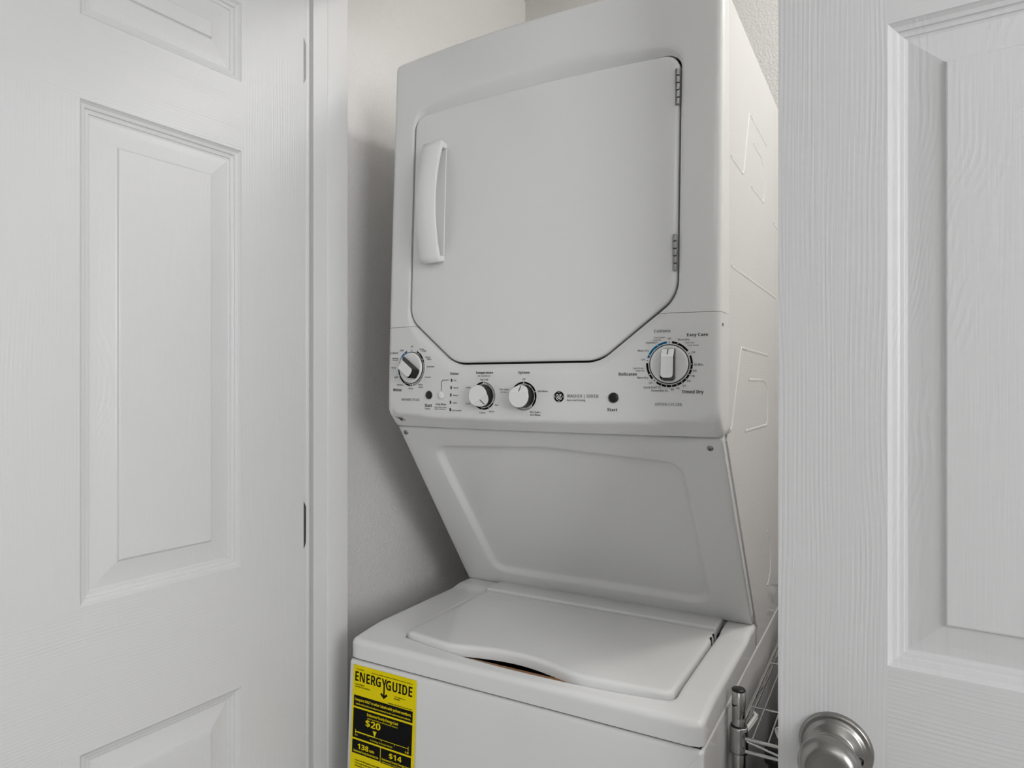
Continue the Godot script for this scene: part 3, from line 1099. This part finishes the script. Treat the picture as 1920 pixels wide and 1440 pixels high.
func slanted_panel(t: Node3D) -> void:
	# own frame: x along the width, y up the slope, z out of the sheet
	var low := Vector3(0, 0.8945, -0.370)
	var up := Vector3(0, 0.3445, 0.2420)
	var len := up.length()
	var v := up.normalized()
	var fr := Transform3D(Basis(Vector3.RIGHT, v, Vector3.RIGHT.cross(v)), low)
	var inner := rounded([Vector2(0.094, 0.052), Vector2(0.522, 0.052), Vector2(0.520, 0.358), Vector2(0.300, 0.376), Vector2(0.078, 0.366)], [0.022, 0.022, 0.016, 0.25, 0.016], 0.01, 8)
	var n := normals(inner)
	var c := Vector2(0.3, 0.21)
	var dep := 0.0090
	var rr := []
	for k in [0.001, 0.35, 0.7, 0.93]:
		rr.append(inner.map(func(p): var q := c.lerp(p, k); return Vector3(q.x, q.y, -dep)))
	for k in 7:
		var f := k / 6.0
		var ring := []
		for i in inner.size():
			var q: Vector2 = inner[i] + n[i] * 0.017 * f
			ring.append(Vector3(q.x, q.y, -dep * (1.0 - f * f * (3 - 2 * f))))
		rr.append(ring)
	var big := grown(inner, 0.017)
	for d in [[0.012, 0.0], [0.0025, 0.0], [0.0008, 0.0007], [0.0, 0.0025], [0.0, 0.017]]:
		var x0: float = 0.0035 + d[0]
		var x1: float = 0.5995 - d[0]
		var rect := [Vector2(x0, d[0]), Vector2(x1, d[0]), Vector2(x1, len - d[0]), Vector2(x0, len - d[0])]
		var ring := []
		for p in big:
			var q := hit(rect, c, p)
			ring.append(Vector3(q.x, q.y, -d[1]))
		rr.append(ring)
	# the corners of the sheet: move the nearest point of each outer ring onto them
	for k in range(rr.size() - 5, rr.size()):
		var ring: Array = rr[k]
		var lo := Vector2(INF, INF)
		var hi := -lo
		for p in ring:
			lo = lo.min(Vector2(p.x, p.y))
			hi = hi.max(Vector2(p.x, p.y))
		for q in [lo, Vector2(hi.x, lo.y), hi, Vector2(lo.x, hi.y)]:
			var best := 0
			for i in ring.size():
				if Vector2(ring[i].x, ring[i].y).distance_to(q) < Vector2(ring[best].x, ring[best].y).distance_to(q):
					best = i
			ring[best] = Vector3(q.x, q.y, ring[best].z)
	var s := st()
	rings(s, rr, [1, 1, 1, 1, 1, 1, 1, 1, 1, 1, 1, 1, 1, 1, 3])
	var o := obj("slanted_panel", s, M.enamel, t, fr)
	for x in [[0.0165, 0.409], [0.5800, 0.404]]:
		s = st()
		var at := Transform3D(Basis(Vector3.RIGHT, PI / 2), Vector3(x[0], x[1], 0))
		lathe(s, [Vector2(0.0048, -0.001), Vector2(0.0048, 0.0004), Vector2(0.0038, 0.0020), Vector2(0.0020, 0.0026), Vector2(0, 0.0027)], at, 24)
		var sc := obj("screw", s, M.steel, o)
		s = st()
		for a in [0.4, 0.4 + PI / 2]:
			rbx(s, Vector3(-0.0022, -0.0005, 0.0016), Vector3(0.0022, 0.0005, 0.0028), 0.0001, 1, Transform3D(Basis(Vector3.BACK, a), Vector3(x[0], x[1], 0.0001)))
		var slot := obj("screw_slot", s, M.dark_grey, o)

func lid_front(x: float) -> float:
	return -0.0225 - 0.021 * pow(clampf(absf(x - 0.335) / 0.25, 0, 1), 2.2)

func scoop(x: float) -> float:
	var k := clampf(absf(x - 0.302) / 0.122, 0, 1)
	return 0.0275 * pow(1.0 - k * k, 1.5)

# height of the washer's top: a raised strip at the back beside and on the hinge
func deck(z: float) -> float:
	return 0.8905 + 0.0045 * smoothstep(-0.308, -0.326, z)

func washer(t: Node3D) -> void:
	# body behind the front sheet
	var s := st()
	rbx(s, Vector3(0.0, 0.03, -0.72), Vector3(W, 0.8475, -0.012), 0.004, 3)
	obj("washer_cabinet", s, M.enamel_side, t)
	# front sheet, bulging a little
	s = st()
	var bulge := func(y): return 0.0145 * sin(clampf((0.8475 - y) / 0.80, 0, 1) * PI * 0.85)
	var rect := func(d): return rounded([Vector2(d, 0.045 + d), Vector2(W - d, 0.045 + d), Vector2(W - d, 0.8475 - d), Vector2(d, 0.8475 - d)], [0.006, 0.006, 0.006, 0.006], 0.03, 4)
	var rr := []
	var base: Array = rect.call(0.0)
	var c := Vector2(W / 2, 0.446)
	for k in [0.001, 0.15, 0.3, 0.45, 0.6, 0.75, 0.88]:
		rr.append(base.map(func(p): var q := c.lerp(p, k); return Vector3(q.x, q.y, bulge.call(q.y))))
	for e in [[0.006, 0.0], [0.0035, 0.0006], [0.0015, 0.0020], [0.0003, 0.0042], [0.0, 0.0060], [0.0, 0.016]]:
		var small := grown(base, -e[0])
		rr.append(small.map(func(q): return Vector3(q.x, q.y, bulge.call(q.y) - e[1])))
	rings(s, rr, [1])
	obj("washer_front", s, M.enamel, t)
	# top frame around the lid, seen from above: (x, -z)
	var open := []
	var lid := []
	var hold := [Vector2(0.0795, 0.378), Vector2(0.0795, 0.050)]
	for k in 41:
		var x := lerpf(0.088, 0.546, k / 40.0)
		open.append(Vector2(x, -lid_front(x)))
	var front_edge := open.duplicate()
	var hole := [Vector2(0.083, 0.378), Vector2(0.083, 0.100), Vector2(0.083, 0.060)]
	# corner arcs join the sides to the front edge
	hole.append(Vector2(0.0836, 0.054))
	hole.append(Vector2(0.0855, 0.0480))
	hole.append_array(front_edge)
	hole.append_array([Vector2(0.5505, 0.0400), Vector2(0.5545, 0.0450), Vector2(0.5555, 0.0520), Vector2(0.5555, 0.100), Vector2(0.5555, 0.378)])
	var many := []
	var rz := []
	for p in hole:
		rz.append(0.0)
	many = rounded(hole, rz, 0.012)
	# (x, -z) seen from above is clockwise in (x, z): flip to u = x, v = z with y up -> use v = -z and order anticlockwise from above
	var hc := Vector2(0.3, 0.2)
	if Geometry2D.is_polygon_clockwise(PackedVector2Array(many)):
		many.reverse()
	var hn := normals(many)
	var y_of := func(p: Vector2): return deck(-p.y) - 0.0085 * pow(clampf((0.080 - p.y) / 0.080, 0, 1), 1.25)
	var lift := func(p: Vector2, d: float): return Vector3(p.x, y_of.call(p) - d, -p.y)
	rr = []
	for e in [[0.0, 0.030], [0.0, 0.0022], [0.0006, 0.0008], [0.0018, 0.0]]:
		var ring := []
		for i in many.size():
			ring.append(lift.call(many[i] + hn[i] * e[0], e[1]))
		rr.append(ring)
	var rim := func(d): return rounded([Vector2(d, -0.0005 + d), Vector2(W - d, -0.0005 + d), Vector2(W - d, 0.392 - d), Vector2(d, 0.392 - d)], [maxf(0.014 - d, 0.001), maxf(0.014 - d, 0.001), 0.001, 0.001], 1.0, 6)
	var in0: Array = rim.call(0.0095)
	for k in range(1, 6):
		var ring := []
		for i in many.size():
			var a: Vector2 = many[i] + hn[i] * 0.0018
			ring.append(lift.call(a.lerp(hit(in0, hc, a), k / 6.0), 0.0))
		rr.append(ring)
	for d in [0.0095, 0.0075, 0.0052, 0.0034, 0.0019, 0.0009, 0.0002, 0.0]:
		var poly: Array = rim.call(d)
		var ring := []
		var r := 0.0095
		for i in many.size():
			ring.append(lift.call(hit(poly, hc, many[i]), r - sqrt(maxf(0, r * r - (r - d) * (r - d)))))
		rr.append(ring)
	var skirt := []
	var under := []
	for i in many.size():
		var p := hit(rim.call(0.0), hc, many[i])
		skirt.append(Vector3(p.x, 0.8515, -p.y))
		p = hit(in0, hc, many[i])
		under.append(Vector3(p.x, 0.8512, -p.y))
	rr.append(skirt)
	rr.append(under)
	s = st()
	var groups := [1, 1, 1]
	for k in rr.size() - 5:
		groups.append(1)
	groups.append(-1)
	rings(s, rr, groups)
	obj("washer_top", s, M.enamel, t)
	# dark strip standing in for the shade in the gap between top and cabinet
	s = st()
	bx(s, Vector3(0.004, 0.840, -0.70), Vector3(W - 0.004, 0.856, -0.006))
	obj("top_gap_shade", s, M.dark_grey, t)
	# dark slab in place of the shade in the tub opening under the lid
	s = st()
	bx(s, Vector3(0.078, 0.858, -0.375), Vector3(0.56, 0.8612, -0.018))
	obj("tub_opening_shade", s, M.dark_plastic, t)
	s = st()
	rbx(s, Vector3(0.225, 0.866, -0.0385), Vector3(0.415, 0.8800, -0.0262), 0.002, 2)
	obj("tub_rim", s, M.tub_rim, t)
	# lid: same outline drawn in by the gap, its front edge scooped for the fingers
	var gap := 0.0042
	var pts := []
	for i in many.size():
		var p: Vector2 = many[i]
		var q: Vector2 = p - hn[i] * (gap if hn[i].x > 0.5 else 0.0032 if absf(hn[i].x) > 0.5 else 0.002)
		if hn[i].y < -0.3:
			q.y += scoop(q.x)
		if q.y <= 0.3105:
			pts.append(q)
	var ln := normals(pts)
	rr = []
	var lc := Vector2(0.31, 0.18)
	var lid_y := func(p: Vector2): return 0.8970 - 0.0006 * pow((p.x - 0.31) / 0.23, 2.0)
	for k in [0.001, 0.3, 0.6, 0.8, 0.93]:
		var ring := []
		for p in pts:
			var q := lc.lerp(p, k)
			ring.append(Vector3(q.x, lid_y.call(q), -q.y))
		rr.append(ring)
	for e in [[0.0070, 0.0], [0.0045, 0.0004], [0.0023, 0.0016], [0.0008, 0.0035], [0.0, 0.0062], [0.0, 0.0175]]:
		var ring := []
		for i in pts.size():
			var q: Vector2 = pts[i] - ln[i] * e[0]
			ring.append(Vector3(q.x, lid_y.call(q) - e[1], -q.y))
		rr.append(ring)
	s = st()
	rings(s, rr, [1])
	var lid_part := obj("washer_lid", s, M.enamel, t)
	s = st()
	rbx(s, Vector3(0.0835, 0.880, -0.3785), Vector3(0.5490, 0.9000, -0.3112), 0.0042, 3)
	obj("hinge_strip", s, M.enamel, lid_part)
	# hinge clips showing in the gap at the right of the lid
	for z in [-0.268, -0.286]:
		s = st()
		rbx(s, Vector3(0.5488, 0.884, z - 0.005), Vector3(0.5520, 0.8972, z + 0.001), 0.0008, 2)
		obj("lid_hinge_clip", s, M.dark_plastic, t)
	for x in [0.04, 0.54]:
		for z in [-0.06, -0.66]:
			s = st()
			lathe(s, [Vector2(0, 0.0), Vector2(0.02, 0.0), Vector2(0.02, 0.012), Vector2(0.010, 0.014), Vector2(0.010, 0.035)], Transform3D(Basis(), Vector3(x, 0, z)), 24, false)
			obj("foot", s, M.dark_plastic, t)

# --- the yellow energy label stuck on the washer's front; u to the right, v down from its top left corner ---
func energy_label(t: Node3D) -> void:
	var tilt := deg_to_rad(3.17)
	var fr := Transform3D(Basis(Vector3.RIGHT, -tilt), Vector3(0.0125, 0.841, 0.0014))
	var s := st()
	prism(s, rounded([Vector2(-0.001, -0.19), Vector2(0.1332, -0.19), Vector2(0.1332, 0), Vector2(-0.001, 0)], [0.002, 0.002, 0.002, 0.002]), flat, -0.0006, 0.0004)
	var o := obj("energy_label", s, M.label_yellow, t, fr)
	o.set_meta("label", "yellow and black energy guide sticker")
	var blocks := [[0.0027, 0.0500, 0.1280, 0.0682], [0.0027, 0.0714, 0.1280, 0.1202], [0.0027, 0.1232, 0.0636, 0.1456], [0.0650, 0.1232, 0.1275, 0.1468]]
	for b in blocks:
		s = st()
		prism(s, [Vector2(b[0], -b[3]), Vector2(b[2], -b[3]), Vector2(b[2], -b[1]), Vector2(b[0], -b[1])], flat, 0, 0.0006)
		obj("printed_block", s, M.label_black, o)
	var at := func(u, v): return Transform3D(Basis(), Vector3(u, -v, 0.0007))
	# text, middle u, middle v, width, capital height, bold, on black
	var rows := [
		["ENERG", 0.0320, 0.0184, 0.0560, 0.0158, true, false], ["GUIDE", 0.0985, 0.0196, 0.0545, 0.0158, true, false],
		["U.S. Government", 0.0145, 0.0062, 0.0170, 0.0017, false, false],
		["Federal law prohibits removal of this label before consumer purchase.", 0.0830, 0.0068, 0.0870, 0.0017, false, false],
		["Clothes Washer", 0.0150, 0.0315, 0.0205, 0.0020, true, false], ["Capacity Class: Standard", 0.0210, 0.0352, 0.0325, 0.0020, true, false],
		["GE Appliances", 0.1010, 0.0345, 0.0215, 0.0019, false, false], ["Model(s):", 0.0950, 0.0378, 0.0120, 0.0019, true, false],
		["Capacity (tub volume): 2.3 cubic feet", 0.1010, 0.0475, 0.0500, 0.0018, true, false],
		["Compare ONLY to other labels with yellow numbers.", 0.0652, 0.0565, 0.1205, 0.0044, true, true],
		["Labels with yellow numbers are based on the same test procedures.", 0.0660, 0.0637, 0.1170, 0.0026, true, true],
		["Estimated Yearly Energy Cost", 0.0660, 0.0768, 0.0660, 0.0044, true, true],
		["(when used with an electric water heater)", 0.0660, 0.0826, 0.0640, 0.0022, false, true],
		["$20", 0.0465, 0.0908, 0.0320, 0.0110, true, true],
		["$ 4", 0.0108, 0.1152, 0.0055, 0.0026, true, true], ["$ 48", 0.1188, 0.1166, 0.0075, 0.0030, true, true],
		["Cost Range of Similar Models", 0.0650, 0.1162, 0.0480, 0.0024, false, true],
		["138", 0.0268, 0.1325, 0.0240, 0.0086, true, true], ["kWh", 0.0460, 0.1345, 0.0100, 0.0040, true, true],
		["Estimated Yearly Electricity Use", 0.0333, 0.1412, 0.0540, 0.0032, true, true],
		["$14", 0.0955, 0.1310, 0.0260, 0.0086, true, true],
		["Estimated Yearly Energy Cost", 0.0958, 0.1400, 0.0560, 0.0032, true, true],
		["(when used with a natural gas water heater)", 0.0958, 0.1444, 0.0560, 0.0020, false, true],
		["• Your cost will depend on your utility rates and use.", 0.0480, 0.1560, 0.0780, 0.0024, true, false],
		["• Cost range based only on standard capacity models.", 0.0500, 0.1605, 0.0820, 0.0024, true, false],
		["• Estimated energy cost based on six wash loads a week.", 0.0520, 0.1650, 0.0860, 0.0024, true, false],
	]
	for r in rows:
		write("lettering", r[0], r[3], r[4], r[5], M.label_yellow if r[6] else M.label_black, o, at.call(r[1], r[2]))
	# the Y whose stem becomes a downward arrow
	var bars := [
		[[0.0620, -0.0110], [0.0650, -0.0110], [0.0672, -0.0185], [0.0694, -0.0110], [0.0722, -0.0110], [0.0687, -0.0215], [0.0687, -0.0380], [0.0725, -0.0345], [0.0750, -0.0372], [0.0674, -0.0436], [0.0598, -0.0372], [0.0623, -0.0345], [0.0660, -0.0380], [0.0660, -0.0215]],
	]
	for b in bars:
		s = st()
		prism(s, b.map(func(q): return Vector2(q[0], q[1])), flat, 0, 0.0007)
		obj("printed_arrow", s, M.label_black, o)
	# cost scale with its pointer
	s = st()
	for q in [[0.0090, 0.1089, 0.0510, 0.1107], [0.0510, 0.1096, 0.1218, 0.1103], [0.0086, 0.1060, 0.0094, 0.1130], [0.1210, 0.1066, 0.1218, 0.1136], [0.0365, 0.1104, 0.0371, 0.1128], [0.0650, 0.1104, 0.0656, 0.1128], [0.0930, 0.1104, 0.0936, 0.1128]]:
		prism(s, [Vector2(q[0], -q[3]), Vector2(q[2], -q[3]), Vector2(q[2], -q[1]), Vector2(q[0], -q[1])], flat, 0.0005, 0.0009)
	prism(s, [Vector2(0.0466, -0.1002), Vector2(0.0508, -0.1093), Vector2(0.0548, -0.1002)], flat, 0.0005, 0.0009)
	obj("printed_scale", s, M.label_yellow, o)


# --- chrome wire shelving to the right of the washer, with what stands on it ---
func beside(p: Vector3) -> Vector3:      # from the washer's frame to the world
	return APP + Basis(Vector3.UP, deg_to_rad(APP_TURN)) * p

func shelving():
	var t := thing("wire_shelf", "chrome wire shelving unit standing between the washer and the right door", "shelf", beside(Vector3(0.619, 0, -0.146)), APP_TURN)
	var wide := 0.46
	var deep := 0.569
	# posts: grooved tube with a black cap
	var prof := [Vector2(0, 0), Vector2(0.0097, 0)]
	for k in 33:
		var y := 0.022 + 0.0254 * k
		prof.append_array([Vector2(0.0097, y - 0.0009), Vector2(0.0093, y - 0.0003), Vector2(0.0093, y + 0.0003), Vector2(0.0097, y + 0.0009)])
	prof.append(Vector2(0.0097, 0.8738))
	prof.append(Vector2(0, 0.8738))
	var s := st()
	lathe(s, prof, Transform3D(), 28)
	var post: MeshInstance3D
	var collar: MeshInstance3D
	var cap: MeshInstance3D
	for x in [0.0, wide]:
		for z in [0.0, -deep]:
			var at := Transform3D(Basis(), Vector3(x, 0, z))
			if post == null:
				post = obj("post", s, M.chrome, t, at)
				s = st()
				lathe(s, [Vector2(0, 0.872), Vector2(0.0099, 0.8732), Vector2(0.0099, 0.8748), Vector2(0.0092, 0.8757), Vector2(0, 0.8755)], Transform3D(), 28)
				cap = obj("post_cap", s, M.dark_plastic, post)
			else:
				var p := again("post", post, t, at)
				again("post_cap", cap, p, Transform3D())
	var strand := st()
	tube(strand, [Vector3(0, 0, 0.0135), Vector3(0, 0, -deep - 0.0135)], 0.0013, 8)
	var cross := st()
	tube(cross, [Vector3(0, 0, 0), Vector3(wide, 0, 0)], 0.0016, 8)
	var a: MeshInstance3D
	var b: MeshInstance3D
	var zig: MeshInstance3D
	var zag: MeshInstance3D
	for y in [0.8115, 0.402, 0.122]:
		# rim: two rods on each side with a zigzag rod between them
		s = st()
		for h in [0.0, -0.018]:
			tube(s, [Vector3(0.012, h, 0.0135), Vector3(wide - 0.012, h, 0.0135)], 0.0024, 10)
			tube(s, [Vector3(0.012, h, -deep - 0.0135), Vector3(wide - 0.012, h, -deep - 0.0135)], 0.0024, 10)
			tube(s, [Vector3(0.0, h, -0.011), Vector3(0.0, h, -deep + 0.011)], 0.0024, 10)
			tube(s, [Vector3(wide, h, -0.011), Vector3(wide, h, -deep + 0.011)], 0.0024, 10)
		var rim := obj("shelf_rim", s, M.wire_chrome, t, Transform3D(Basis(), Vector3(0, y, 0)))
		var p1 := []
		var p2 := []
		for k in 9:
			var h := -0.003 if k % 2 == 0 else -0.015
			p1.append(Vector3(0.014 + (wide - 0.028) * k / 8.0, h, 0.0135))
			p2.append(Vector3(0.0, h, -0.014 - (deep - 0.028) * k / 8.0))
		if zig == null:
			s = st()
			tube(s, p1, 0.0017, 8)
			zig = obj("zigzag_wire", s, M.wire_chrome, rim)
			s = st()
			tube(s, p2, 0.0017, 8)
			zag = obj("zigzag_wire", s, M.wire_chrome, rim)
		else:
			again("zigzag_wire", zig, rim, Transform3D())
			again("zigzag_wire", zag, rim, Transform3D())
		again("zigzag_wire", zig, rim, Transform3D(Basis(), Vector3(0, 0, -deep - 0.027)))
		again("zigzag_wire", zag, rim, Transform3D(Basis(), Vector3(wide, 0, 0)))
		for k in range(1, 21):
			var at := Transform3D(Basis(), Vector3(0.0215 * k, 0.0022, 0.0))
			if a == null:
				a = obj("wire", strand, M.wire_chrome, rim, at)
			else:
				again("wire", a, rim, at)
		for z in [-0.094, -0.286, -0.470]:
			var at := Transform3D(Basis(), Vector3(0, -0.001, z))
			if b == null:
				b = obj("cross_wire", cross, M.wire_chrome, rim, at)
			else:
				again("cross_wire", b, rim, at)
		for x in [0.0, wide]:
			for z in [0.0, -deep]:
				var at := Transform3D(Basis(), Vector3(x, y - 0.0265, z))
				if collar == null:
					s = st()
					lathe(s, [Vector2(0.0099, 0.0), Vector2(0.0138, 0.0), Vector2(0.0134, 0.004), Vector2(0.0128, 0.034), Vector2(0.0122, 0.037), Vector2(0.0108, 0.037), Vector2(0.0106, 0.033)], Transform3D(), 32)
					collar = obj("collar", s, M.chrome, t, at)
				else:
					again("collar", collar, t, at)
	# black ring at the dark slit of the front collar, and a bent white plastic tab standing out behind it
	s = st()
	lathe(s, [Vector2(0.0096, 0.8150), Vector2(0.0112, 0.8150), Vector2(0.0112, 0.8238), Vector2(0.0096, 0.8238)], Transform3D(), 28)
	obj("dark_slit_ring", s, M.dark_plastic, t)
	var tail := []
	for k in 9:
		var f := k / 8.0
		tail.append(Vector3(0.010 + 0.011 * f, 0.8185 + 0.010 * f + 0.004 * f * f, -0.004 - 0.022 * f))
	s = st()
	tube(s, tail, 0.0027, 8)
	tube(s, [tail[6], tail[7] + Vector3(-0.001, 0.001, 0), tail[8] + Vector3(-0.0035, 0.003, 0)], 0.0018, 8)
	tube(s, tail.map(func(p): return p + Vector3(0.001, -0.0042, 0.001)), 0.0012, 8)
	obj("plastic_tab", s, M.white_cord, t)
	# coiled white cord standing on the top shelf
	var c := thing("cord", "small coil of white cord standing on the top of the wire shelving", "cord", beside(Vector3(0.6805, 0.8152, -0.135)), APP_TURN)
	s = st()
	var loop := []
	var side := Vector3(0.93, 0, 0.37)
	var rise := Vector3(-0.15, 0.88, 0.38).normalized()
	for k in 73:
		var a2 := TAU * k / 24.0
		var r := 0.0122 - 0.0022 * (k / 24.0)
		loop.append(side * cos(a2) * r + rise * sin(a2) * r + Vector3(0, 0.0128, 0) + side.cross(rise) * 0.0024 * (k / 24.0 - 1.0))
	tube(s, loop, 0.0011, 8)
	obj("loop", s, M.white_cord, c)
	# black object on the shelf below
	var object := thing("black_object", "black object standing low in the wire shelving under the white cord", "object", beside(Vector3(0.652, 0.407, -0.66)), APP_TURN)
	s = st()
	rbx(s, Vector3(0, 0, 0), Vector3(0.36, 0.355, 0.475), 0.012, 3)
	obj("body", s, M.matte_black, object)
	s = st()
	rbx(s, Vector3(-0.004, 0.348, -0.004), Vector3(0.364, 0.376, 0.479), 0.006, 3)
	obj("lid", s, M.matte_black, object)
